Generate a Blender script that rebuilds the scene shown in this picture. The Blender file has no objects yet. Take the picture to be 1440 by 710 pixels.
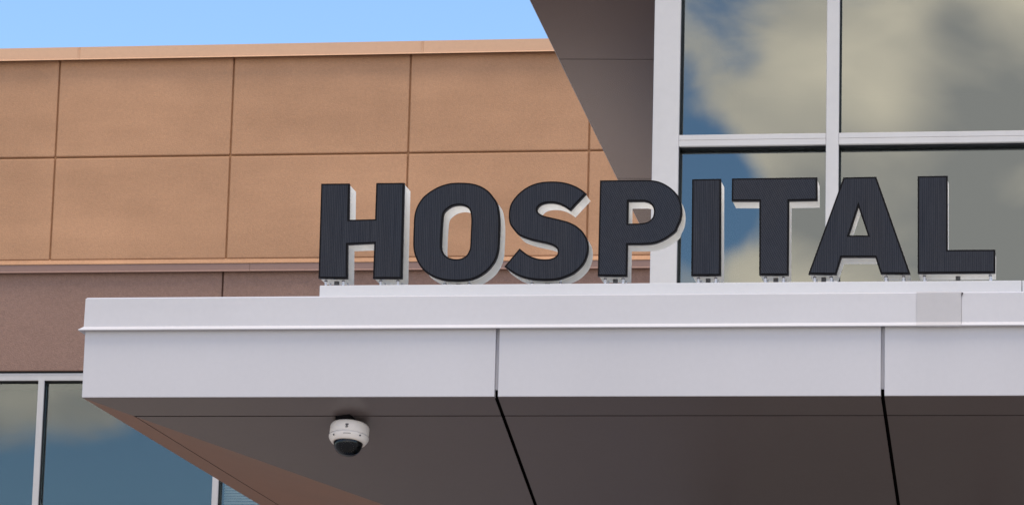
import bpy, bmesh, math, random
from mathutils import Vector, Matrix
R = math.radians
random.seed(4)
scene = bpy.context.scene
COL = scene.collection

# ------------------------------------------------------------------ camera
YAW, PITCH, ROLL, FPX = R(9.7266), R(11.7759), R(1.5099), 5133.6
CAM = Vector((0, 0, 1.6))
fwd = Vector((-math.sin(YAW)*math.cos(PITCH), math.cos(YAW)*math.cos(PITCH), math.sin(PITCH)))
r0 = Vector((math.cos(YAW), math.sin(YAW), 0)); u0 = r0.cross(fwd)
rt = math.cos(ROLL)*r0 + math.sin(ROLL)*u0
up = -math.sin(ROLL)*r0 + math.cos(ROLL)*u0
cd = bpy.data.cameras.new('camera'); cam = bpy.data.objects.new('camera', cd); COL.objects.link(cam)
m = Matrix((rt, up, -fwd)).transposed().to_4x4(); m.translation = CAM
cam.matrix_world = m
cd.sensor_width = 36; cd.lens = FPX/1440*36; cd.clip_end = 5000
scene.camera = cam
scene.cycles.diffuse_bounces = 9

# ------------------------------------------------------------------ light
SUN_EL, SUN_AZ = R(72), R(150)         # high in front, veiled by cloud: soft light on the fronts
world = bpy.data.worlds.new('World'); scene.world = world; world.use_nodes = True
def build_sky():
    nt = world.node_tree; nt.nodes.clear(); N = nt.nodes.new; L = nt.links.new
    out = N('ShaderNodeOutputWorld'); bg = N('ShaderNodeBackground'); bg.inputs[1].default_value = 0.142
    sky = N('ShaderNodeTexSky'); sky.sky_type = 'NISHITA'; sky.sun_disc = False
    sky.sun_elevation = SUN_EL; sky.sun_rotation = SUN_AZ; sky.air_density = 1.2; sky.dust_density = 0.0; sky.ozone_density = 6.0; sky.altitude = 1000
    tc = N('ShaderNodeTexCoord')
    def math_(op, a, b=None, clamp=False):
        n = N('ShaderNodeMath'); n.operation = op; n.use_clamp = clamp
        for i, v in enumerate((a, b)):
            if v is None: continue
            if isinstance(v, (int, float)): n.inputs[i].default_value = v
            else: L(v, n.inputs[i])
        return n.outputs[0]
    sep = N('ShaderNodeSeparateXYZ'); L(tc.outputs['Generated'], sep.inputs[0])
    def noise(scale, detail, rough, off, distort=0.0, zs=1.6):
        mp = N('ShaderNodeMapping'); mp.inputs['Location'].default_value = off; mp.inputs['Scale'].default_value = (1, 1, zs)
        L(tc.outputs['Generated'], mp.inputs[0])
        n = N('ShaderNodeTexNoise'); n.inputs['Scale'].default_value = scale; n.inputs['Detail'].default_value = detail
        n.inputs['Roughness'].default_value = rough; n.inputs['Distortion'].default_value = distort
        L(mp.outputs[0], n.inputs['Vector']); return n.outputs['Fac']
    fine = noise(21, 7, 0.55, (3.1, 0.4, 1.7), 0.4)
    big = noise(4.0, 3, 0.5, (0.3, 5.2, 2.6))
    shade = noise(13, 5, 0.5, (7.7, 1.2, 0.5), 0.3)
    # cloud banks: the clear part of the sky lies on the far side of the building, the clouds face it
    side = math_('MULTIPLY', sep.outputs['Y'], -0.62)
    cov = math_('ADD', math_('ADD', math_('MULTIPLY', fine, 1.7), math_('MULTIPLY', big, 0.6)), side)
    def blob(u, v, rad, amt):
        nonlocal_dir = Vector((u, -1, v)).normalized()
        d = N('ShaderNodeVectorMath'); d.operation = 'DISTANCE'; L(tc.outputs['Generated'], d.inputs[0]); d.inputs[1].default_value = nonlocal_dir
        t = math_('DIVIDE', d.outputs['Value'], rad)
        g = math_('EXPONENT', math_('MULTIPLY', math_('MULTIPLY', t, t), -1.0))
        return math_('MULTIPLY', g, amt)
    for b in BLOBS: cov = math_('ADD', cov, blob(*b))
    mr = N('ShaderNodeMapRange'); mr.interpolation_type = 'SMOOTHSTEP'; L(cov, mr.inputs[0])
    mr.inputs[1].default_value = 1.34; mr.inputs[2].default_value = 2.16
    sh = shade
    for b in GREYS: sh = math_('SUBTRACT', sh, blob(*b))
    cr = N('ShaderNodeValToRGB'); L(sh, cr.inputs[0])
    e = cr.color_ramp.elements
    e[0].position = 0.22; e[0].color = (6.2, 5.7, 5.4, 1)
    e[1].position = 0.62; e[1].color = (15.2, 12.6, 9.9, 1)
    mix = N('ShaderNodeMix'); mix.data_type = 'RGBA'
    L(mr.outputs[0], mix.inputs[0]); L(sky.outputs[0], mix.inputs[6]); L(cr.outputs[0], mix.inputs[7])
    L(mix.outputs[2], bg.inputs[0]); L(bg.outputs[0], out.inputs[0])
# where the glass shows cloud (+) and clear sky (-): photo pixel it is mirrored at, radius, amount
def mirrored(px, py, rad, amt):
    d = fwd + rt*((px-720)/FPX) - up*((py-355)/FPX)
    return (d.x/d.y, d.z/d.y, rad, amt)
BLOBS = [mirrored(*b) for b in ((1035, 65, .011, -.26), (1005, 20, .008, -.2), (1052, 92, .007, -.26), (966, 120, .007, -.2), (985, 70, .005, .12),
         (1010, 268, .016, -.6), (970, 230, .012, -.45), (1045, 310, .012, -.5), (965, 330, .008, -.4),
         (1085, 165, .014, .45), (1125, 60, .014, .35), (1040, 378, .007, .55), (1130, 365, .012, .45), (1125, 240, .012, .4), (1300, 150, .04, .5), (1320, 330, .04, .55),
         (60, 555, .020, .55), (150, 560, .016, .45), (150, 680, .026, -.6), (280, 640, .02, -.5), (20, 690, .02, -.5))]
GREYS = [mirrored(*b) for b in ((1345, 22, .009, .30), (1375, 155, .020, .26), (1370, 310, .035, .30), (1145, 300, .014, .24), (1420, 60, .012, .12), (1250, 140, .009, -.12), (80, 560, .04, .25))]
build_sky()
sd = bpy.data.lights.new('sun', 'SUN'); sd.energy = 2.0; sd.angle = R(26); sd.color = (1.0, 0.86, 0.66)
sun = bpy.data.objects.new('sun', sd); COL.objects.link(sun)
sdir = Vector((math.sin(SUN_AZ)*math.cos(SUN_EL), math.cos(SUN_AZ)*math.cos(SUN_EL), math.sin(SUN_EL)))
sun.rotation_euler = sdir.to_track_quat('Z', 'Y').to_euler(); sun.location = (0, 30, 40)
vs = scene.view_settings
vs.view_transform = 'Standard'; vs.look = 'None'; vs.gamma = 1; vs.exposure = 0.6; vs.use_curve_mapping = False

# ------------------------------------------------------------------ helpers
def ray(x, y): return fwd + rt*((x-720)/FPX) - up*((y-355)/FPX)
def P(x, y, Y=None, Z=None):          # a pixel of the 1440x710 photograph on a known plane
    d = ray(x, y)
    t = (Y-CAM.y)/d.y if Y is not None else (Z-CAM.z)/d.z
    return CAM + d*t
def new(name, me, mat=None, parent=None):
    o = bpy.data.objects.new(name, me); COL.objects.link(o)
    if mat and not me.materials: me.materials.append(mat)
    if parent is not None:
        o.parent = parent; o.matrix_parent_inverse = parent.matrix_world.inverted()
    return o
def empty(name, loc, label, cat, group=None):
    o = bpy.data.objects.new(name, None); COL.objects.link(o); o.location = loc
    o.matrix_world = Matrix.Translation(loc)
    o.empty_display_size = 0.2
    o['label'] = label; o['category'] = cat
    if group: o['group'] = group
    return o
def bm_mesh(bm, name):
    bmesh.ops.recalc_face_normals(bm, faces=bm.faces[:])
    me = bpy.data.meshes.new(name); bm.to_mesh(me); bm.free(); return me
def box(name, a, b, mat, parent=None, bevel=0.0, seg=1):
    bm = bmesh.new(); x0, y0, z0 = a; x1, y1, z1 = b
    c = bmesh.ops.create_cube(bm, size=1)
    for v in bm.verts: v.co = Vector(((x0+x1)/2+v.co.x*(x1-x0), (y0+y1)/2+v.co.y*(y1-y0), (z0+z1)/2+v.co.z*(z1-z0)))
    if bevel: bmesh.ops.bevel(bm, geom=bm.edges[:], offset=bevel, segments=seg, affect='EDGES', profile=0.5)
    return new(name, bm_mesh(bm, name), mat, parent)
def slab_poly(name, pts, thick, mat, parent):   # planar polygon with thickness (extruded along its own normal, upward)
    bm = bmesh.new(); vs_ = [bm.verts.new(p) for p in pts]; f = bm.faces.new(vs_); f.normal_update()
    n = f.normal.copy()
    if n.z < 0: n = -n
    r = bmesh.ops.extrude_face_region(bm, geom=[f])
    for v in r['geom']:
        if isinstance(v, bmesh.types.BMVert): v.co += n*thick
    return new(name, bm_mesh(bm, name), mat, parent)
def sweep(name, path, prof, mat, parent):       # closed profile (outward, z) along an XY polyline, mitred; outward = right of travel
    bm = bmesh.new(); rings = []
    for i, p in enumerate(path):
        p = Vector(p); ds = []
        if i > 0: ds.append((p-Vector(path[i-1])).normalized())
        if i < len(path)-1: ds.append((Vector(path[i+1])-p).normalized())
        ns = [Vector((d.y, -d.x)) for d in ds]
        n = ns[0] if len(ns) == 1 else (ns[0]+ns[1])/(1+ns[0].dot(ns[1]))
        rings.append([bm.verts.new((p.x+n.x*o, p.y+n.y*o, z)) for o, z in prof])
    k = len(prof)
    for a, b in zip(rings, rings[1:]):
        for j in range(k): bm.faces.new((a[j], a[(j+1) % k], b[(j+1) % k], b[j]))
    bm.faces.new(rings[0]); bm.faces.new(rings[-1][::-1])
    return new(name, bm_mesh(bm, name), mat, parent)
def lathe(name, prof, mat, parent, origin, axis, seg=40, smooth=True):
    bm = bmesh.new(); q = Vector((0, 0, 1)).rotation_difference(Vector(axis)); rings = []
    for r, h in prof:
        if r < 1e-6: rings.append([bm.verts.new(Vector(origin)+q@Vector((0, 0, h)))])
        else: rings.append([bm.verts.new(Vector(origin)+q@Vector((r*math.cos(2*math.pi*i/seg), r*math.sin(2*math.pi*i/seg), h))) for i in range(seg)])
    for a, b in zip(rings, rings[1:]):
        for i in range(seg):
            j = (i+1) % seg
            if len(a) == 1 and len(b) == 1: continue
            if len(a) == 1: bm.faces.new((a[0], b[i], b[j]))
            elif len(b) == 1: bm.faces.new((a[i], b[0], a[j]))
            else: bm.faces.new((a[i], b[i], b[j], a[j]))
    me = bm_mesh(bm, name)
    if smooth:
        for p in me.polygons: p.use_smooth = True
    o = new(name, me, mat, parent)
    return o

# ------------------------------------------------------------------ materials
def mat(name, col, rough=0.5, metal=0.0, spec=0.5):
    mt = bpy.data.materials.new(name); mt.use_nodes = True
    b = mt.node_tree.nodes['Principled BSDF']
    b.inputs['Base Color'].default_value = (*col, 1); b.inputs['Roughness'].default_value = rough
    b.inputs['Metallic'].default_value = metal; b.inputs['Specular IOR Level'].default_value = spec
    return mt
def textured(name, col, rough, spec=0.5, blotch=(0.5, 0.08), grain=(60, 0.05), streak=None, bump=(120, 0.1, 0.002), rvar=0.0, metal=0.0, grain2=None):
    mt = mat(name, col, rough, metal, spec); nt = mt.node_tree; N = nt.nodes.new; L = nt.links.new
    b = nt.nodes['Principled BSDF']; tc = N('ShaderNodeTexCoord')
    def ns(scale, det, vec=None, ro=0.55):
        n = N('ShaderNodeTexNoise'); n.inputs['Scale'].default_value = scale; n.inputs['Detail'].default_value = det; n.inputs['Roughness'].default_value = ro
        L(vec or tc.outputs['Object'], n.inputs['Vector']); return n.outputs['Fac']
    def lin(s, amt):      # noise -> 1 +- amt
        r = N('ShaderNodeMapRange'); L(s, r.inputs[0]); r.inputs[1].default_value = 0.3; r.inputs[2].default_value = 0.7
        r.inputs[3].default_value = 1-amt; r.inputs[4].default_value = 1+amt; return r.outputs[0]
    def mul(a, c):
        q = N('ShaderNodeMath'); q.operation = 'MULTIPLY'; L(a, q.inputs[0]); L(c, q.inputs[1]); return q.outputs[0]
    f = mul(lin(ns(blotch[0], 5), blotch[1]), lin(ns(grain[0], 3), grain[1]))
    if grain2: f = mul(f, lin(ns(grain2[0], 2), grain2[1]))
    if streak:
        mp = N('ShaderNodeMapping'); mp.inputs['Scale'].default_value = streak[0]; L(tc.outputs['Object'], mp.inputs[0])
        f = mul(f, lin(ns(1.0, 4, mp.outputs[0]), streak[1]))
    hs = N('ShaderNodeHueSaturation'); hs.inputs['Color'].default_value = (*col, 1); L(f, hs.inputs['Value']); L(hs.outputs[0], b.inputs['Base Color'])
    if rvar: 
        r = N('ShaderNodeMapRange'); L(ns(1.3, 6), r.inputs[0]); r.inputs[3].default_value = rough-rvar; r.inputs[4].default_value = rough+rvar; L(r.outputs[0], b.inputs['Roughness'])
    if bump:
        bp = N('ShaderNodeBump'); bp.inputs['Strength'].default_value = bump[1]; bp.inputs['Distance'].default_value = bump[2]
        L(ns(bump[0], 4), bp.inputs['Height']); L(bp.outputs[0], b.inputs['Normal'])
    return mt
M = {}
M['tan'] = textured('tan_stucco', (0.45, 0.258, 0.152), 0.95, 0.15, (1.1, 0.09), (32, 0.05), ((0.45, 1, 2.2), 0.09), (70, 0.5, 0.006), grain2=(95, 0.07))
M['tan_groove'] = textured('tan_groove_stucco', (0.38, 0.21, 0.115), 0.95, 0.1, (0.9, 0.07), (32, 0.05), None, None)
M['taupe'] = textured('taupe_stucco', (0.265, 0.170, 0.136), 0.95, 0.15, (0.9, 0.06), (32, 0.07), None, (70, 0.6, 0.008), grain2=(95, 0.10))
M['taupe_groove'] = mat('taupe_groove', (0.14, 0.08, 0.062), 0.95, 0, 0.1)
M['tan_metal'] = textured('tan_painted_metal', (0.56, 0.345, 0.215), 0.5, 0.4, (0.4, 0.05), (20, 0.02), ((0.6, 1, 8), 0.03), None)
M['taupe_metal'] = textured('taupe_painted_metal', (0.25, 0.155, 0.128), 0.5, 0.4, (0.5, 0.05), (20, 0.02), None, None)
M['silver'] = textured('silver_panel_paint', (0.535, 0.525, 0.545), 0.42, 0.35, (0.7, 0.025), (40, 0.012), ((1.5, 1, 0.3), 0.02), (2.2, 0.05, 0.01), 0.06)
M['silver_cap'] = textured('silver_coping_paint', (0.555, 0.545, 0.562), 0.42, 0.35, (1.1, 0.03), (40, 0.012), ((0.8, 1, 6), 0.025), (3.0, 0.06, 0.01), 0.06)
M['plate'] = textured('grey_splice_plate', (0.47, 0.455, 0.46), 0.4, 0.4, (2.5, 0.02), (40, 0.012), None, (4, 0.05, 0.01))
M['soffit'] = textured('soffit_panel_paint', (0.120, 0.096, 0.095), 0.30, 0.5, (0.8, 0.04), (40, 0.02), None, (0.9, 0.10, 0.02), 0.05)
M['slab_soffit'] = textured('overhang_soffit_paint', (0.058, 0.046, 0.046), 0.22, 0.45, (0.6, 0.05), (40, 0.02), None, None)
M['frame'] = textured('window_frame_white', (0.50, 0.49, 0.485), 0.45, 0.4, (1.6, 0.03), (18, 0.02), ((6, 1, 0.7), 0.02), None)
M['base'] = textured('letter_base_paint', (0.60, 0.60, 0.61), 0.4, 0.4, (1.2, 0.03), (40, 0.01), None, (3, 0.05, 0.01))
M['gasket'] = mat('black_gasket', (0.012, 0.012, 0.016), 0.6, 0, 0.3)
M['black'] = mat('dark_cavity', (0.006, 0.005, 0.006), 0.9, 0, 0.1)
M['backing'] = mat('grey_joint_backing', (0.46, 0.46, 0.50), 0.5)
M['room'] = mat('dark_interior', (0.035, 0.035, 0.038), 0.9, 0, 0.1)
M['letter_white'] = textured('letter_return_white', (0.95, 0.935, 0.89), 0.42, 0.45, (3, 0.04), (25, 0.02), None, (9, 0.05, 0.004))
def translucent(mt, fac):       # hollow white acrylic: some light comes through the shell
    nt = mt.node_tree; b = nt.nodes['Principled BSDF']; out = nt.nodes['Material Output']
    t = nt.nodes.new('ShaderNodeBsdfTranslucent'); t.inputs['Color'].default_value = (1.0, 0.965, 0.89, 1)
    mx = nt.nodes.new('ShaderNodeMixShader'); mx.inputs[0].default_value = fac
    nt.links.new(b.outputs[0], mx.inputs[1]); nt.links.new(t.outputs[0], mx.inputs[2]); nt.links.new(mx.outputs[0], out.inputs[0])
translucent(M['letter_white'], 0.70)
M['letter_back'] = mat('letter_inner_white', (0.88, 0.87, 0.84), 0.6)
M['trim'] = mat('black_trim_cap', (0.004, 0.0035, 0.005), 0.5, 0, 0.12)
M['steel'] = mat('stud_steel', (0.62, 0.62, 0.66), 0.4, 0.3)
M['nut'] = mat('dark_nut', (0.05, 0.042, 0.045), 0.5, 0.6)
M['conduit'] = mat('grey_conduit', (0.11, 0.11, 0.12), 0.6)
M['cam_white'] = textured('camera_white_plastic', (0.80, 0.75, 0.71), 0.4, 0.5, (9, 0.03), (80, 0.02), None, None)
M['mark'] = mat('camera_print', (0.03, 0.035, 0.06), 0.5)
M['blind'] = textured('blind_slat', (0.82, 0.81, 0.76), 0.6, 0.3, (2, 0.05), (30, 0.02), None, None)
M['bounce_gravel'] = textured('bounce_roof_gravel', (0.60, 0.50, 0.44), 0.95, 0.1, (0.8, 0.1), (40, 0.12), None, (60, 0.5, 0.01))  # added link roof, toned for its bounce onto the overhang soffit
M['brown'] = textured('red_brown_stucco', (0.27, 0.115, 0.062), 0.95, 0.1, (0.5, 0.12), (32, 0.06), None, (70, 0.5, 0.006))  # unseen lower wall, red-brown chosen to tint its reflection in the soffit
M['ground'] = textured('concrete_forecourt', (0.38, 0.345, 0.30), 0.9, 0.2, (0.12, 0.12), (6, 0.06), None, (14, 0.3, 0.01))
M['roof'] = textured('roof_membrane', (0.82, 0.80, 0.76), 0.9, 0.2, (0.5, 0.08), (20, 0.04), None, None)

def face_mat(name, diagonal):      # dark perforated film: fine bright threads on near-black navy
    mt = mat(name, (0.03, 0.034, 0.045), 0.55, 0, 0.12); nt = mt.node_tree; N = nt.nodes.new; L = nt.links.new
    b = nt.nodes['Principled BSDF']; tc = N('ShaderNodeTexCoord')
    def ns(scale, det, mscale, rotv=(0, 0, 0)):
        mp = N('ShaderNodeMapping'); mp.inputs['Scale'].default_value = mscale; mp.inputs['Rotation'].default_value = rotv
        L(tc.outputs['Object'], mp.inputs[0])
        n = N('ShaderNodeTexNoise'); n.inputs['Scale'].default_value = scale; n.inputs['Detail'].default_value = det
        L(mp.outputs[0], n.inputs['Vector']); return n.outputs['Fac']
    def wave(scale, direction, rotv, dist):
        mp = N('ShaderNodeMapping'); mp.inputs['Rotation'].default_value = rotv; L(tc.outputs['Object'], mp.inputs[0])
        w = N('ShaderNodeTexWave'); w.inputs['Scale'].default_value = scale; w.bands_direction = direction
        w.inputs['Distortion'].default_value = dist; w.inputs['Detail'].default_value = 2; w.inputs['Detail Scale'].default_value = 4
        L(mp.outputs[0], w.inputs[0]); return w.outputs['Fac']
    def op(o, a, c):
        q = N('ShaderNodeMath'); q.operation = o
        for i, v in enumerate((a, c)):
            if isinstance(v, float): q.inputs[i].default_value = v
            else: L(v, q.inputs[i])
        return q.outputs[0]
    if diagonal:
        f = op('MULTIPLY', wave(34, 'X', (0, R(28), 0), 1.2), 0.55)
        f = op('ADD', f, op('MULTIPLY', wave(34, 'X', (0, R(-62), 0), 1.2), 0.35))
        f = op('ADD', f, op('MULTIPLY', ns(1, 3, (70, 1, 30)), 0.35))
    else:
        f = op('MULTIPLY', wave(38, 'X', (0, 0, 0), 1.5), 0.45)
        f = op('ADD', f, op('MULTIPLY', ns(1, 3, (170, 1, 4.0)), 0.75))
    cr = N('ShaderNodeValToRGB'); L(f, cr.inputs[0]); e = cr.color_ramp.elements
    e[0].position = 0.25; e[0].color = (0.013, 0.015, 0.022, 1); e[1].position = 1.0; e[1].color = (0.045, 0.050, 0.059, 1)
    cl = N('ShaderNodeMix'); cl.data_type = 'RGBA'; cl.blend_type = 'MULTIPLY'; cl.inputs[0].default_value = 1
    c2 = N('ShaderNodeValToRGB'); L(ns(1, 2, (5, 5, 2)), c2.inputs[0]); c2.color_ramp.elements[0].color = (0.75, 0.85, 1, 1); c2.color_ramp.elements[1].color = (1.1, 1.0, 0.95, 1)
    L(cr.outputs[0], cl.inputs[6]); L(c2.outputs[0], cl.inputs[7]); L(cl.outputs[2], b.inputs['Base Color'])
    return mt
M['face_v'] = face_mat('perforated_film_upright', False)
M['face_d'] = face_mat('perforated_film_diagonal', True)

def glass_mat(name, refl, tint, through):
    mt = bpy.data.materials.new(name); mt.use_nodes = True; nt = mt.node_tree; nt.nodes.clear(); N = nt.nodes.new; L = nt.links.new
    out = N('ShaderNodeOutputMaterial'); g = N('ShaderNodeBsdfGlossy'); g.inputs['Roughness'].default_value = 0.0; g.inputs['Color'].default_value = (*tint, 1)
    t = N('ShaderNodeBsdfTransparent'); t.inputs['Color'].default_value = (*through, 1)
    lw = N('ShaderNodeFresnel'); lw.inputs['IOR'].default_value = 1.5
    ad = N('ShaderNodeMath'); ad.operation = 'ADD'; ad.use_clamp = True; L(lw.outputs[0], ad.inputs[0]); ad.inputs[1].default_value = refl
    tc = N('ShaderNodeTexCoord'); nz = N('ShaderNodeTexNoise'); nz.inputs['Scale'].default_value = 0.8; nz.inputs['Detail'].default_value = 1; L(tc.outputs['Object'], nz.inputs['Vector'])
    bp = N('ShaderNodeBump'); bp.inputs['Strength'].default_value = 0.05; bp.inputs['Distance'].default_value = 0.02; L(nz.outputs['Fac'], bp.inputs['Height']); L(bp.outputs[0], g.inputs['Normal'])
    mx = N('ShaderNodeMixShader'); L(ad.outputs[0], mx.inputs[0]); L(t.outputs[0], mx.inputs[1]); L(g.outputs[0], mx.inputs[2]); L(mx.outputs[0], out.inputs[0])
    return mt
M['glass'] = glass_mat('reflective_window_glass', 0.125, (0.87, 0.97, 0.97), (0.3, 0.32, 0.32))
M['glass_wing'] = glass_mat('dark_reflective_window_glass', 0.045, (0.84, 0.95, 0.98), (0.8, 0.82, 0.8))
M['dome'] = glass_mat('smoked_dome', 0.0, (0.6, 0.66, 0.75), (0.16, 0.15, 0.15))
M['led'] = mat('diode_lens', (0.75, 0.78, 0.85), 0.2)

# ------------------------------------------------------------------ ground
bm = bmesh.new()
for x, y in ((-900, -900), (900, -900), (900, 900), (-900, 900)): bm.verts.new((x, y, 0))
bm.faces.new(bm.verts); g = new('ground', bm_mesh(bm, 'ground'), M['ground']); g['kind'] = 'structure'
g['label'] = 'pale concrete forecourt below the entrance canopy'

# ------------------------------------------------------------------ tan building wing (wall plane Y = 35)
YW = 35.0
wing = empty('building_wing', (-9, YW, 0), 'tan stucco building wing with scored wall panels and a taupe lower band behind the sign', 'building')
XW0, XW1 = -16.26, 2.0
z = lambda y, x=300: P(x, y, Y=YW).z
Z_top, Z_cb, Z_j, Z_b0, Z_b1, Z_b2, Z_b3, Z_low, Z_head = z(65), z(84), z(219), z(366.3), z(370), z(380.2), z(383), z(520), z(533.5)
JX = [-16.26, -14.427, -12.592, -10.757, -8.921, -7.087, -5.251, -3.415, -1.58, 0.26, 2.0]
GAP = 0.008
def groove_panel(name, x0, x1, zz0, zz1, mt):
    return box(name, (x0+GAP, YW, zz0+GAP), (x1-GAP, YW+0.05, zz1-GAP), mt, wing, 0.013, 3)
for x0, x1 in zip(JX, JX[1:]):
    groove_panel('wall_panel', x0, x1, Z_j, Z_cb+0.03, M['tan'])
    groove_panel('wall_panel', x0, x1, Z_b0+0.012, Z_j, M['tan'])
JL = [-16.26, -12.615, -8.945, -1.6, 2.0]
for x0, x1 in zip(JL, JL[1:]):
    o = box('wall_panel', (x0+0.009, YW+0.012, Z_low), (x1-0.009, YW+0.06, Z_b2), M['taupe'], wing, 0.006, 2)
    o['label'] = 'taupe lower wall panel'
box('wall_core', (XW0, YW+0.028, Z_b0), (XW1, YW+1.2, Z_top-0.1), M['tan_groove'], wing)
box('lower_wall_core', (XW0, YW+0.04, Z_low+0.01), (XW1, YW+1.2, Z_b0-0.001), M['taupe_groove'], wing)
# stucco stop bead, then the flashing with its kicked lip
def swx(name, x0, x1, prof, mt, parent, y=YW): return sweep(name, ((x0, y), (x1, y)), prof, mt, parent)
swx('stop_bead', XW0, XW1, ((-0.03, Z_b0+0.03), (0.002, Z_b0+0.012), (0.006, Z_b0+0.004), (0.030, Z_b1-0.002), (0.030, Z_b1-0.008), (-0.03, Z_b1-0.008)), M['tan'], wing)
def kick(face, top, bot, lip, drop, t=0.004):    # coping section: cap, face, lip kicked outward
    return ((-0.25, top+0.02), (face, top), (face, bot), (face+lip, bot-drop), (face+lip-0.001, bot-drop-t), (face-t, bot-t*0.8), (face-t, top-0.004), (-0.25, top+0.014))
splits = [XW0, P(352, 375, Y=YW).x, P(733, 375, Y=YW).x, XW1]
for a, b in zip(splits, splits[1:]):
    swx('flashing', a+0.0015, b-0.0015, ((-0.03, Z_b1-0.010), (0.024, Z_b1-0.010), (0.024, Z_b2), (0.046, Z_b3+0.004), (0.044, Z_b3), (0.018, Z_b2-0.006), (-0.03, Z_b2-0.006)), M['taupe_metal'], wing)
csp = [XW0, P(114.5, 80, Y=YW).x, P(597, 70, Y=YW).x, -3.0, XW1]
for a, b in zip(csp, csp[1:]):
    swx('coping', a+0.001, b-0.001, ((-0.5, Z_top+0.02), (0.050, Z_top), (0.060, Z_cb+0.018), (0.082, Z_cb+0.004), (0.079, Z_cb), (0.052, Z_cb+0.012), (0.04, Z_top-0.03), (-0.5, Z_top-0.03)), M['tan_metal'], wing)
    box('coping_seam', (b-0.02, YW-0.0615, Z_cb+0.018), (b-0.012, YW-0.05, Z_top-0.004), M['tan_metal'], wing)
# window band in the wing
MW = [-16.26, -14.42, -12.60, -10.782, -8.934, -7.09, -5.25]
Z_sill = z(742)
win = new('window', bpy.data.meshes.new('window'), None, wing)
bm = bmesh.new(); bm.to_mesh(win.data); bm.free()
def wbox(name, a, b, mt, par=win, bev=0.002): return box(name, a, b, mt, par, bev)
HW = 0.031
wbox('head_frame', (XW0, YW+0.03, (Z_low+Z_head)/2+0.001), (XW1, YW+0.12, Z_low-0.022), M['frame'])
wbox('head_frame', (XW0, YW+0.024, Z_head), (XW1, YW+0.12, (Z_low+Z_head)/2-0.001), M['frame'])
wbox('head_gasket', (XW0, YW+0.05, Z_head-0.012), (XW1, YW+0.13, Z_head-0.0005), M['gasket'])
wbox('sealant', (XW0, YW+0.05, Z_low-0.024), (XW1, YW+0.12, Z_low+0.02), M['gasket'])
wbox('sill_frame', (XW0, YW+0.01, Z_sill-0.06), (XW1, YW+0.12, Z_sill), M['frame'])
for i, x in enumerate(MW):
    wbox('mullion', (x-HW, YW+0.015, Z_sill+0.0005), (x+HW, YW+0.04, Z_head-0.0005), M['frame'])
    wbox('gasket', (x-HW+0.003, YW+0.041, Z_sill+0.001), (x+HW-0.001, YW+0.135, Z_head-0.013), M['gasket'])
ends = MW + [XW1]
for x0, x1 in zip(ends, ends[1:]):
    wbox('pane', (x0+HW+0.001, YW+0.10, Z_sill+0.001), (x1-HW-0.001, YW+0.108, Z_head-0.012), M['glass_wing'], win, 0)
# blinds behind the panes right of x=-8.934
bm = bmesh.new(); zz = Z_sill+0.02
bx0, bx1 = -8.934+HW+0.03, -7.09-HW-0.03
while zz < Z_head-0.05:
    for (ya, za), (yb, zb) in (((YW+0.15, zz), (YW+0.172, zz+0.024)),):
        v = [bm.verts.new(c) for c in ((bx0, ya, za), (bx1, ya, za), (bx1, yb, zb), (bx0, yb, zb), (bx0, ya, za+0.002), (bx1, ya, za+0.002), (bx1, yb, zb+0.002), (bx0, yb, zb+0.002))]
        for q in ((0, 1, 2, 3), (4, 7, 6, 5), (0, 4, 5, 1), (3, 2, 6, 7), (0, 3, 7, 4), (1, 5, 6, 2)): bm.faces.new([v[k] for k in q])
    zz += 0.027
bl = new('blind', bm_mesh(bm, 'blind'), M['blind'], win)
# wall below the windows, room behind them
for x0, x1 in zip(JL, JL[1:]):
    o = box('wall_panel', (x0+0.009, YW+0.005, 0.0), (x1-0.009, YW+0.055, Z_sill-0.065), M['brown'], wing, 0.006, 2)
box('base_wall_core', (XW0, YW+0.06, 0), (XW1, YW+0.12, Z_sill-0.062), M['tan_groove'], wing)
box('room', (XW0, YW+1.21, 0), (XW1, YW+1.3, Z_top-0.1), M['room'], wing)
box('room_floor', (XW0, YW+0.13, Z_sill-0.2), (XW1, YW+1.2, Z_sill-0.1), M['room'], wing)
box('end_wall', (XW0-0.2, YW+0.0, 0), (XW0-0.002, YW+1.3, Z_top-0.05), M['tan'], wing)
box('roof_deck', (XW0, YW+1.305, Z_top-0.7), (XW1, YW+14, Z_top-0.5), M['roof'], wing)

# unseen low link block, added so its roof lights the overhang soffit
link = new('added_link_block', bpy.data.meshes.new('added_link_block'), None, wing)
box('wall', (-5.6, 27.5, 0), (-2.68, YW-0.01, 6.0), M['taupe'], link)
box('roof_deck', (-5.55, 27.55, 6.001), (-2.70, YW-0.02, 6.06), M['bounce_gravel'], link)
sweep('coping', ((-5.6, YW-0.02), (-5.6, 27.5), (-2.70, 27.5)), ((-0.05, 6.07), (0.02, 6.10), (0.02, 5.95), (-0.0, 5.95), (-0.05, 5.99)), M['taupe_metal'], link)

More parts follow.
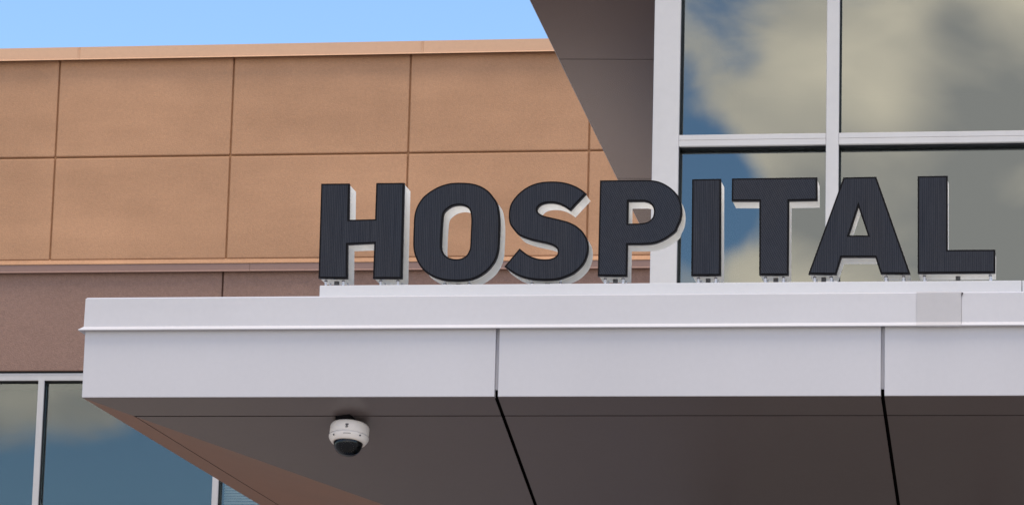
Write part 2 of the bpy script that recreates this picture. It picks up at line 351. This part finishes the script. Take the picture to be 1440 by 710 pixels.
# ------------------------------------------------------------------ glazed tower (glass front Y = 20)
YC = 20.0
ZS = 7.6
tower = empty('glazed_tower', (0, YC, 0), 'glazed entrance tower with wide pale frame and cloud reflecting panes behind the letters', 'building')
xl, xj = P(917.3, 200, Y=YC).x, P(954.3, 200, Y=YC).x
ma, mb = P(1161.5, 195, Y=YC).x, P(1179.3, 195, Y=YC).x
tz0, tz1 = P(1162, 203.2, Y=YC).z, P(1162, 187.2, Y=YC).z
vert = [(xl, xj, 'jamb'), (ma, mb, 'mullion')] + [(mb+1.25*k-0.07*(k > 0), mb+1.25*k, 'mullion') for k in (1, 2, 3)]
pitch = 1.22
zt = [(tz0+pitch*k, tz1+pitch*k) for k in range(-5, 1)]
curtain = new('curtain_wall', bpy.data.meshes.new('curtain_wall'), None, tower)
for x0, x1, nm in vert:
    box(nm, (x0, YC, 0.0), (x1, YC+0.03, ZS-0.02), M['frame'], curtain, 0.0025)
    box('gasket', (x0+0.004, YC+0.031, 0.0), (x1-0.002, YC+0.13, ZS-0.02), M['gasket'], curtain)
for (x0, x1, _), (x2, x3, _) in zip(vert, vert[1:]):
    for z0, z1 in zt:
        zm = z0+(z1-z0)*0.52
        box('transom', (x1+0.0008, YC+0.002, zm+0.0008), (x2-0.0008, YC+0.03, z1), M['frame'], curtain, 0.002)
        box('transom', (x1+0.0008, YC, z0), (x2-0.0008, YC+0.03, zm-0.0008), M['frame'], curtain, 0.002)
        box('gasket', (x1-0.001, YC+0.032, z0+0.004), (x2+0.003, YC+0.128, z1-0.004), M['gasket'], curtain)
    zz = [0.02]+[q for a in zt for q in a]+[ZS-0.02]
    for z0, z1 in zip(zz[0::2], zz[1::2]):
        box('pane', (x1-0.001, YC+0.10, z0-0.003), (x2+0.003, YC+0.108, z1+0.003), M['glass'], curtain)
xr = vert[-1][1]
box('side_wall', (xl+0.004, YC+0.035, 0), (xl+0.12, YW-0.02, ZS-0.005), M['silver'], tower)
box('side_wall', (xr-0.12, YC+0.135, 0), (xr, YW-0.02, ZS-0.005), M['silver'], tower)
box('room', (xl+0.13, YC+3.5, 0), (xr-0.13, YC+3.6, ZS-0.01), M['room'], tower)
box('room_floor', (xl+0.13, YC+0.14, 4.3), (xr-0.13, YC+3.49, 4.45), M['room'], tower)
# unseen glazed lobby, added to darken the canopy soffit on the right
lob = new('added_shade_lobby', bpy.data.meshes.new('added_shade_lobby'), None, tower)
LX0, LX1, LY, LZ = -2.0, 3.2, 17.9, 3.80
box('roof', (LX0, LY, LZ), (LX1, YC-0.01, LZ+0.06), M['gasket'], lob)
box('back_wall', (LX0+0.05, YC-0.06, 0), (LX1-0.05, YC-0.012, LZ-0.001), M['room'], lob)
for k in range(5):
    x = LX0+(LX1-LX0-0.06)*k/4
    box('post', (x, LY+0.01, 0), (x+0.06, LY+0.07, LZ-0.001), M['gasket'], lob)
    if k < 4: box('pane', (x+0.061, LY+0.03, 0.02), (x+(LX1-LX0-0.06)/4-0.001, LY+0.038, LZ-0.002), M['glass'], lob)
box('pane', (LX0+0.02, LY+0.071, 0.02), (LX0+0.028, YC-0.07, LZ-0.002), M['glass'], lob)
# roof overhang: edge and cross joint read off the photo on the soffit level
e0, e1 = P(745, 0, Z=ZS), P(898.7, 313.5, Z=ZS)
ed = (e1-e0)/(e1.y-e0.y)
def edge(y): return e0 + ed*(y-e0.y)
ja, jb = P(788, 83.5, Z=ZS), P(918, 84, Z=ZS)
jd = (jb-ja)/(jb.x-ja.x)
def jpt(x, dy): q = ja+jd*(x-ja.x); return Vector((q.x, q.y+dy, ZS))
def onedge(dy):     # joint line meets the edge
    x = ja.x
    for _ in range(8): x = edge(jpt(x, dy).y).x
    return jpt(x, dy)
over = new('roof_overhang', bpy.data.meshes.new('roof_overhang'), None, tower)
yf, yb = YC-0.05, 31.0
XR = xr+0.3
g2 = 0.006
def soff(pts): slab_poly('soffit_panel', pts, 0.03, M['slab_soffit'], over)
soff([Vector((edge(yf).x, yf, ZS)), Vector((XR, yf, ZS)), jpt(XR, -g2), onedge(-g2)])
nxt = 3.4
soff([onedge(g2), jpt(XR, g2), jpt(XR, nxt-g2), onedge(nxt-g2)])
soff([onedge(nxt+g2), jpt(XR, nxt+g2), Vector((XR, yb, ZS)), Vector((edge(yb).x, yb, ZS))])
e_ = lambda y, dx: (edge(y).x+dx, y)
slab_poly('overhang_core', [Vector((*e_(yf, 0.02), ZS+0.031)), Vector((XR-0.02, yf+0.02, ZS+0.031)), Vector((XR-0.02, yb-0.02, ZS+0.031)), Vector((*e_(yb, 0.02), ZS+0.031))], 0.45, M['soffit'], over)
sweep('fascia', ((XR, yf), (edge(yf).x, yf), (edge(yb).x, yb))[::-1], ((0.0, ZS+0.003), (0.004, ZS+0.003), (0.004, ZS+0.52), (-0.06, ZS+0.54), (-0.06, ZS+0.50), (0.0, ZS+0.50)), M['silver_cap'], over)

# ------------------------------------------------------------------ entrance canopy (fascia plane Y = 16)
YF, YB = 16.0, YC-0.06
cn = P(115, 558.3, Y=YF)
XL, Z0 = cn.x, P(700, 557.4, Y=YF).z
XE = 3.6
ZT, ZK = P(700, 415.2, Y=YF).z, P(700, 458.0, Y=YF).z
canopy = empty('entrance_canopy', (-1, YF+2, Z0), 'silver panelled entrance canopy with sloping soffit carrying the letters', 'canopy')
SL, D1, D2 = 0.275, 0.2, 1.6
G1 = [P(699.0, 500, Y=YF).x, P(1241.3, 500, Y=YF).x]
G1 += [G1[1]+1.73, G1[1]+3.46]
GW = 0.0082
xs = [XL]+[q for gx in G1 for q in (gx-GW, gx+GW)]+[XE]
spans = list(zip(xs[0::2], xs[1::2]))
for a, b in spans:
    box('fascia_panel', (a, YF, Z0), (b, YF+0.045, ZK-0.001), M['silver'], canopy, 0.0025, 2)
for gx in G1:
    box('joint_backing', (gx-GW+0.0006, YF+0.022, Z0+0.034), (gx+GW-0.0006, YF+0.028, ZK-0.002), M['backing'], canopy)
box('side_panel', (XL, YF+0.047, Z0), (XL+0.045, YB, ZK-0.001), M['silver'], canopy, 0.0025, 2)
# coping round the roof edge with kicked drip lip
prof = ((-0.30, ZT+0.012), (-0.004, ZT+0.002), (0.004, ZT-0.004), (0.006, ZK+0.005), (0.027, ZK-0.012), (0.025, ZK-0.016), (0.002, ZK+0.0005), (-0.004, ZK+0.002), (-0.008, ZT-0.012), (-0.30, ZT))
sx0, sx1 = P(1289, 430, Y=YF).x, P(1352, 430, Y=YF).x
sweep('coping', ((XL, YB), (XL, YF), (sx1-0.002, YF)), prof, M['silver_cap'], canopy)
sweep('coping', ((sx1+0.001, YF), (XE, YF)), prof, M['silver_cap'], canopy)
pp = ((-0.05, ZT+0.0045), (-0.004, ZT+0.0045), (0.0065, ZT-0.003), (0.0085, ZK+0.005), (0.029, ZK-0.0125), (0.0275, ZK-0.0175), (0.023, ZK-0.0135), (0.0045, ZK+0.004), (0.0045, ZT-0.001), (-0.05, ZT+0.0025))
sweep('splice_plate', ((sx0, YF), (sx1, YF)), pp, M['plate'], canopy)
slab_poly('splice_notch', [Vector((sx1+0.0005, YF-0.0075, ZT-0.003)), Vector((sx1+0.009, YF-0.0075, ZT-0.003)), Vector((sx1+0.0015, YF-0.0085, ZT-0.022))], 0.002, M['nut'], canopy)
box('roof_core', (XL+0.06, YF+0.06, Z0+0.03), (XE, YB, ZT-0.03), M['black'], canopy)
box('roof_deck', (XL+0.305, YF+0.305, ZT-0.025), (XE, YB, ZT-0.005), M['roof'], canopy)
# soffit: front and left facets fall inwards and meet in a hip at the corner
hj = 0.005
def fpt(x, s): return Vector((x, YF+s, Z0-SL*s))
def lpt(s, y): return Vector((XL+s, y, Z0-SL*s))
ys_end = YB
for i, (a, b) in enumerate(spans):
    for s0, s1, nm in ((0.004, D1-hj, 'soffit_strip'), (D1+hj, D2, 'soffit_panel')):
        if i == 0: pts = [fpt(XL+s0, s0), fpt(b, s0), fpt(b, s1), fpt(XL+s1, s1)]
        else: pts = [fpt(a, s0), fpt(b, s0), fpt(b, s1), fpt(a, s1)]
        slab_poly(nm, pts, 0.003, M['soffit'], canopy)
for s0, s1, nm in ((0.004, D1-hj, 'soffit_strip'), (D1+hj, D2, 'soffit_panel')):
    slab_poly(nm, [lpt(s0, YF+s0), lpt(s1, YF+s1), lpt(s1, ys_end), lpt(s0, ys_end)], 0.003, M['soffit'], canopy)
ZB = Z0-SL*D2
xs2 = [XL+D2]+xs[1:]
for a, b in zip(xs2[0::2], xs2[1::2]):
    slab_poly('soffit_panel', [Vector((a, YF+D2+0.002, ZB)), Vector((b, YF+D2+0.002, ZB)), Vector((b, ys_end, ZB)), Vector((a, ys_end, ZB))], 0.003, M['soffit'], canopy)
# dark void above the open joints
cv = bmesh.new()
vs_ = [cv.verts.new(p) for p in (fpt(XL+0.03, 0.03)+Vector((0, 0, 0.035)), fpt(XE, 0.03)+Vector((0, 0, 0.035)), fpt(XE, D2)+Vector((0, 0, 0.035)), fpt(XL+D2, D2)+Vector((0, 0, 0.035)), lpt(D2, ys_end)+Vector((0, 0, 0.035)), lpt(0.03, ys_end)+Vector((0, 0, 0.035)), Vector((XE, ys_end, ZB+0.035)))]
cv.faces.new((vs_[0], vs_[1], vs_[2], vs_[3])); cv.faces.new((vs_[0], vs_[3], vs_[4], vs_[5])); cv.faces.new((vs_[3], vs_[2], vs_[6], vs_[4]))
new('soffit_backing', bm_mesh(cv, 'soffit_backing'), M['black'], canopy)
# low base under the letters
YU = YF+0.07
ux0, uzt = P(449.6, 403.5, Y=YU).x, P(900, 398.1, Y=YU).z
useam = P(1437, 404, Y=YU).x
box('letter_base', (ux0, YU, ZT+0.0125), (useam-0.0015, YU+0.3, uzt), M['base'], canopy, 0.002, 2)
box('letter_base', (useam+0.0015, YU, ZT+0.0125), (XE-0.2, YU+0.3, uzt-0.0005), M['base'], canopy, 0.002, 2)

# ------------------------------------------------------------------ letters
YLT, DEP, CAP = YF+0.11, 0.165, 0.022
def Q(ox, oy, pts): return [(ox+x/8.875, oy+y/8.875) for x, y in pts]
def smooth(pts, corners=(), n=5):   # closed Catmull-Rom, straight at the listed corner indices
    out = []; k = len(pts); pts = [Vector(p) for p in pts]
    for i in range(k):
        p1, p2 = pts[i], pts[(i+1) % k]
        if i in corners and (i+1) % k in corners: out.append(p1); continue
        p0 = p1-(p2-p1) if i in corners else pts[i-1]
        p3 = p2+(p2-p1) if (i+1) % k in corners else pts[(i+2) % k]
        for j in range(n):
            t = j/n
            out.append(0.5*((2*p1)+(p2-p0)*t+(2*p0-5*p1+4*p2-p3)*t*t+(3*p1-p0-3*p2+p3)*t**3))
    return [tuple(v) for v in out]
LET = {}
LET['H'] = [[(451.6, 258.4), (491.3, 258.0), (490.7, 309.0), (527.3, 308.2), (529.0, 257.5), (568.5, 257.1), (565.3, 391.6), (524.3, 391.6), (526.2, 342.3), (489.0, 343.9), (488.5, 391.6), (447.7, 391.3)]]
o1 = Q(570, 250, [(640, 62), (760, 64), (860, 78), (960, 115), (1040, 170), (1100, 240), (1145, 310), (1168, 400), (1180, 520), (1181, 620)])
o1 += Q(570, 325, [(1179, 20), (1175, 100), (1168, 210), (1150, 300), (1110, 390), (1040, 480), (940, 555), (830, 603), (740, 618), (640, 623), (520, 618), (430, 600), (340, 568), (262, 520), (205, 465), (155, 388), (115, 290), (99, 200), (98, 100), (101, 0)])
o1 += Q(570, 250, [(104, 610), (106, 530), (116, 450), (141, 370), (185, 290), (240, 225), (330, 158), (430, 105), (540, 72)])
o2 = Q(570, 250, [(660, 343), (720, 348), (770, 368), (802, 405), (817, 460), (822, 540)]) + Q(570, 325, [(816, 20), (808, 190), (792, 250), (760, 303), (700, 338), (625, 347), (550, 332), (500, 300), (470, 260), (453, 200), (458, 20)]) + Q(570, 250, [(467, 540), (480, 450), (520, 398), (585, 358)])
LET['O'] = [smooth(o1), smooth(o2)]
s = Q(700, 245, [(1105, 240), (905, 455), (840, 410), (770, 377), (700, 361), (620, 360), (550, 377), (505, 412), (492, 447), (505, 478), (545, 505), (600, 525), (700, 548), (800, 572), (880, 595), (960, 632), (1010, 668)])
s += Q(700, 325, [(1060, 5), (1107, 80), (1128, 150), (1131, 220), (1118, 300), (1085, 385), (1030, 458), (950, 525), (850, 572), (750, 603), (640, 613), (530, 612), (430, 604), (330, 583), (240, 550), (160, 503), (80, 443), (272, 215), (330, 262), (390, 302), (450, 328), (520, 345), (590, 350), (650, 345), (700, 328), (735, 300), (747, 265), (738, 222), (700, 188), (630, 160), (530, 138), (430, 115), (330, 83), (255, 45)])
s += Q(700, 245, [(200, 695), (155, 630), (138, 560), (138, 480), (155, 390), (200, 310), (270, 232), (360, 165), (460, 120), (560, 97), (670, 90), (770, 95), (870, 113), (970, 150), (1050, 197)])
ci = {0, 1, 17+16, 17+17}
LET['S'] = [smooth(s, ci)]
p = Q(840, 240, [(33, 122), (620, 116), (720, 125), (800, 148), (880, 190), (950, 245), (1010, 315), (1042, 390), (1056, 470), (1055, 540), (1040, 620), (1003, 700)]) + Q(830, 325, [(1070, 0), (1000, 58), (920, 108), (840, 143), (760, 162), (640, 169), (468, 169), (460, 562), (93, 560)])
LET['P'] = [smooth(p, {0, 1, 17, 18, 19, 20}), smooth(Q(840, 240, [(388, 385), (585, 384), (640, 400), (680, 432), (702, 480), (704, 525), (690, 580), (650, 625), (600, 647), (530, 657), (383, 660)]), {0, 1, 9, 10})]
LET['I'] = [[(973.3, 252.2), (1013.9, 251.4), (1013.6, 387.3), (971.9, 387.8)]]
LET['T'] = [[(1029.2, 251.0), (1149.2, 249.4), (1149.5, 281.8), (1109.7, 282.7), (1108.9, 386.8), (1067.5, 386.8), (1067.8, 282.9), (1028.8, 282.8)]]
LET['A'] = [[(1186.1, 249.6), (1232.3, 248.7), (1280.4, 385.3), (1238.4, 385.0), (1230.8, 361.7), (1183.5, 361.7), (1176, 385.9), (1136.5, 385.5)], [(1207, 291.3), (1220.4, 330.9), (1193.9, 330.9)]]
LET['L'] = [[(1290.4, 247.9), (1332.6, 247.3), (1332.7, 351.3), (1399.7, 350.9), (1399.7, 383.7), (1290.4, 384.5)]]
STUDS = {'H': (458.4, 482.8, 535.4, 559.6), 'O': (625.8, 659.6), 'S': (748.5, 788.1), 'P': (851.1, 876.2), 'I': (982.3, 1006.5), 'T': (1076.5, 1101.8), 'A': (1145.8, 1168.9, 1246, 1270.5), 'L': (1300, 1392.7)}
BOXX = {'H': 473.7, 'O': 644.4, 'S': 770.1, 'P': 865.5, 'I': 996.0, 'T': 1091.1, 'A': 1158.4, 'L': 1347.3}
WHERE = {'H': 'dark letter H with white sides, first letter of the sign above the canopy', 'O': 'dark round letter O with an upright oval opening, between H and S', 'S': 'dark curved letter S with white inner returns, beside the letter P', 'P': 'dark letter P crossing the pale tower frame, the fourth letter',
         'I': 'plain dark upright bar letter I, between P and T', 'T': 'dark letter T with a broad top bar, right of the letter I', 'A': 'dark letter A with flat top and triangular opening', 'L': 'dark letter L, last letter of the sign at the right'}
def outline(name, polys, y0, y1, off, mt, parent, bev=0.0):
    cu = bpy.data.curves.new(name+'_outline', 'CURVE'); cu.dimensions = '2D'; cu.fill_mode = 'BOTH'
    cu.extrude = (y1-y0)/2; cu.offset = off; cu.bevel_depth = bev; cu.bevel_resolution = 1
    for poly in polys:
        sp = cu.splines.new('POLY'); sp.points.add(len(poly)-1); sp.use_cyclic_u = True
        for q, (px, py) in zip(sp.points, poly):
            w = P(px, py, Y=YLT); q.co = (w.x, w.z, 0, 1)
    tmp = bpy.data.objects.new('tmp', cu); COL.objects.link(tmp)
    dg = bpy.context.evaluated_depsgraph_get(); me = bpy.data.meshes.new_from_object(tmp.evaluated_get(dg))
    bpy.data.objects.remove(tmp)
    me.transform(Matrix.Translation((0, (y0+y1)/2, 0)) @ Matrix.Rotation(R(90), 4, 'X'))
    me.name = name; me.materials.clear()
    return new(name, me, mt, parent)
def cyl(name, c, r, h, mt, parent, seg=10):
    return lathe(name, ((0, 0), (r, 0), (r, h), (0, h)), mt, parent, c, (0, 0, 1), seg, False)
for ch, polys in LET.items():
    xsn = [q[0] for q in polys[0]]; base = max(q[1] for q in polys[0])
    bw = P(sum((min(xsn), max(xsn)))/2, base, Y=YLT)
    L_ = empty('sign_letter', (bw.x, YLT+DEP/2, uzt), WHERE[ch], 'sign letter', 'letters of the HOSPITAL sign')
    rn = outline('return', polys, YLT+CAP, YLT+DEP, -0.003, M['letter_white'], L_)
    rn.data.materials.append(M['letter_back'])
    for pg in rn.data.polygons:
        if abs(pg.normal.y) > 0.9 and pg.center.y < YLT+CAP+0.01: pg.material_index = 1
    outline('trim_cap', polys, YLT+0.001, YLT+CAP+0.001, 0.0, M['trim'], L_)
    outline('face', polys, YLT-0.002, YLT+0.004, -0.0078, M['face_d' if ch in 'PT' else 'face_v'], L_)
    for px in STUDS[ch]:
        for yy, nut in ((YLT+0.028, False), (YLT+0.125, True)):
            xw = P(px, base+5, Y=YLT+0.028).x
            top = bw.z+(0.035 if ch in 'OS' else 0.006)
            st = cyl('stud', (xw, yy, uzt-0.001), 0.0058 if not nut else 0.0050, top-uzt+0.001, M['steel'], L_)
            cyl('nut', (xw, yy, bw.z-0.008 if not nut else uzt+0.012), 0.0075, 0.004 if not nut else 0.008, M['nut'], st, 6)
    xb = P(BOXX[ch], base+5, Y=YLT+0.09).x
    box('conduit', (xb-0.0105, YLT+0.08, uzt-0.001), (xb+0.0105, YLT+0.10, bw.z+(0.03 if ch in 'OS' else 0.006)), M['conduit'], L_, 0.002)

# ------------------------------------------------------------------ security camera under the soffit
nrm = Vector((0, -SL, -1)).normalized()           # out of the front facet
d = ray(493.0, 592.0); t = ((Vector((0, YF, Z0))-CAM).dot(nrm))/d.dot(nrm); mp = CAM+d*t
ax = Vector((-0.03, -0.20, -1)).normalized()
sc = empty('security_camera', mp, 'white dome security camera with smoked lens hanging under the canopy soffit', 'camera')
def along(h): return mp+ax*h
q = Vector((0, 0, 1)).rotation_difference(ax)
side = Vector((1, 0, 0)); front = ax.cross(side).normalized()
if front.y > 0: front = -front
br = box('mounting_bracket', (-0.037, -0.03, -0.011), (0.037, 0.03, 0.011), M['black'], sc, 0.002)
br.data.transform(Matrix.Translation(along(0.003)+front*0.040-side*0.016) @ q.to_matrix().to_4x4())
rr = 0.0905; H0 = 0.004
lathe('housing', ((0, H0+.014), (0.072, H0+.014), (0.083, H0+.016), (rr-0.002, H0+.021), (rr, H0+.030), (rr, H0+.068), (rr-0.0015, H0+.0695), (rr-0.0015, H0+.0705)), M['cam_white'], sc, mp, ax, 64)
lathe('cover_ring', ((rr-0.0015, H0+.0708), (rr+0.002, H0+.0715), (rr+0.002, H0+.080), (rr-0.003, H0+.090), (0.079, H0+.102), (0.070, H0+.106), (0.066, H0+.103)), M['cam_white'], sc, mp, ax, 64)
dm = [(0.067*math.cos(a)**0.8, H0+0.098+0.0665*math.sin(a)) for a in [R(k*6) for k in range(0, 15)]]+[(0, H0+0.1645)]
dome = lathe('dome', dm, M['dome'], sc, mp, ax, 64)
look = (front*0.72+side*0.14+ax*0.70).normalized()
lc = along(H0+0.108)
lens = lathe('lens_module', ((0.040, 0.010), (0.040, 0.030), (0.034, 0.036), (0.018, 0.037), (0.016, 0.030), (0, 0.031)), M['gasket'], sc, lc, look, 32)
pa = look.orthogonal().normalized(); pb = look.cross(pa)
for k in range(18):
    a = 2*math.pi*k/18
    lathe('infrared_diode', ((0, 0.0), (0.0032, 0.0), (0.0020, 0.002), (0, 0.0028)), M['led'], lens, lc+look*0.0365+(pa*math.cos(a)+pb*math.sin(a))*0.028, look, 8, True)
def ringpt(r, h, ang): return along(h)+(front*math.cos(ang+0.2)+side*math.sin(ang+0.2))*r
for a in (-0.85, 0.62):
    c = ringpt(rr-0.0005, H0+0.087, a); n_ = (front*math.cos(a)+side*math.sin(a)+ax*0.6).normalized()
    lathe('screw', ((0, 0.0), (0.0042, 0.0), (0.0042, 0.002), (0, 0.002)), M['mark'], sc, c, n_, 10, False)
def patch(name, a0, a1, h0, h1, r_, mt):
    bm = bmesh.new(); n_ = 6; rows = []
    for h in (h0, h1): rows.append([bm.verts.new(ringpt(r_(h)+0.0006, h, a0+(a1-a0)*i/n_)) for i in range(n_+1)])
    for i in range(n_): bm.faces.new((rows[0][i], rows[0][i+1], rows[1][i+1], rows[1][i]))
    r = bmesh.ops.solidify(bm, geom=bm.faces[:], thickness=0.0005)
    return new(name, bm_mesh(bm, name), mt, sc)
cylr = lambda h: rr
conr = lambda h: rr+0.002-(h-H0-0.080)*0.5 if h < H0+0.090 else (rr-0.003)-(h-H0-0.090)*(rr-0.003-0.076)/0.013
patch('print_mark', -0.21, -0.05, H0+0.040, H0+0.046, cylr, M['mark'])
patch('print_mark', -0.18, -0.09, H0+0.047, H0+0.051, cylr, M['mark'])
patch('print_mark', -0.20, -0.06, H0+0.052, H0+0.056, cylr, M['mark'])
patch('print_mark', -0.19, -0.08, H0+0.058, H0+0.060, cylr, M['mark'])
for k in range(8):
    a = -0.27+0.048*k
    patch('maker_name', a, a+0.034, H0+0.0845, H0+0.0875, conr, M['mark'])
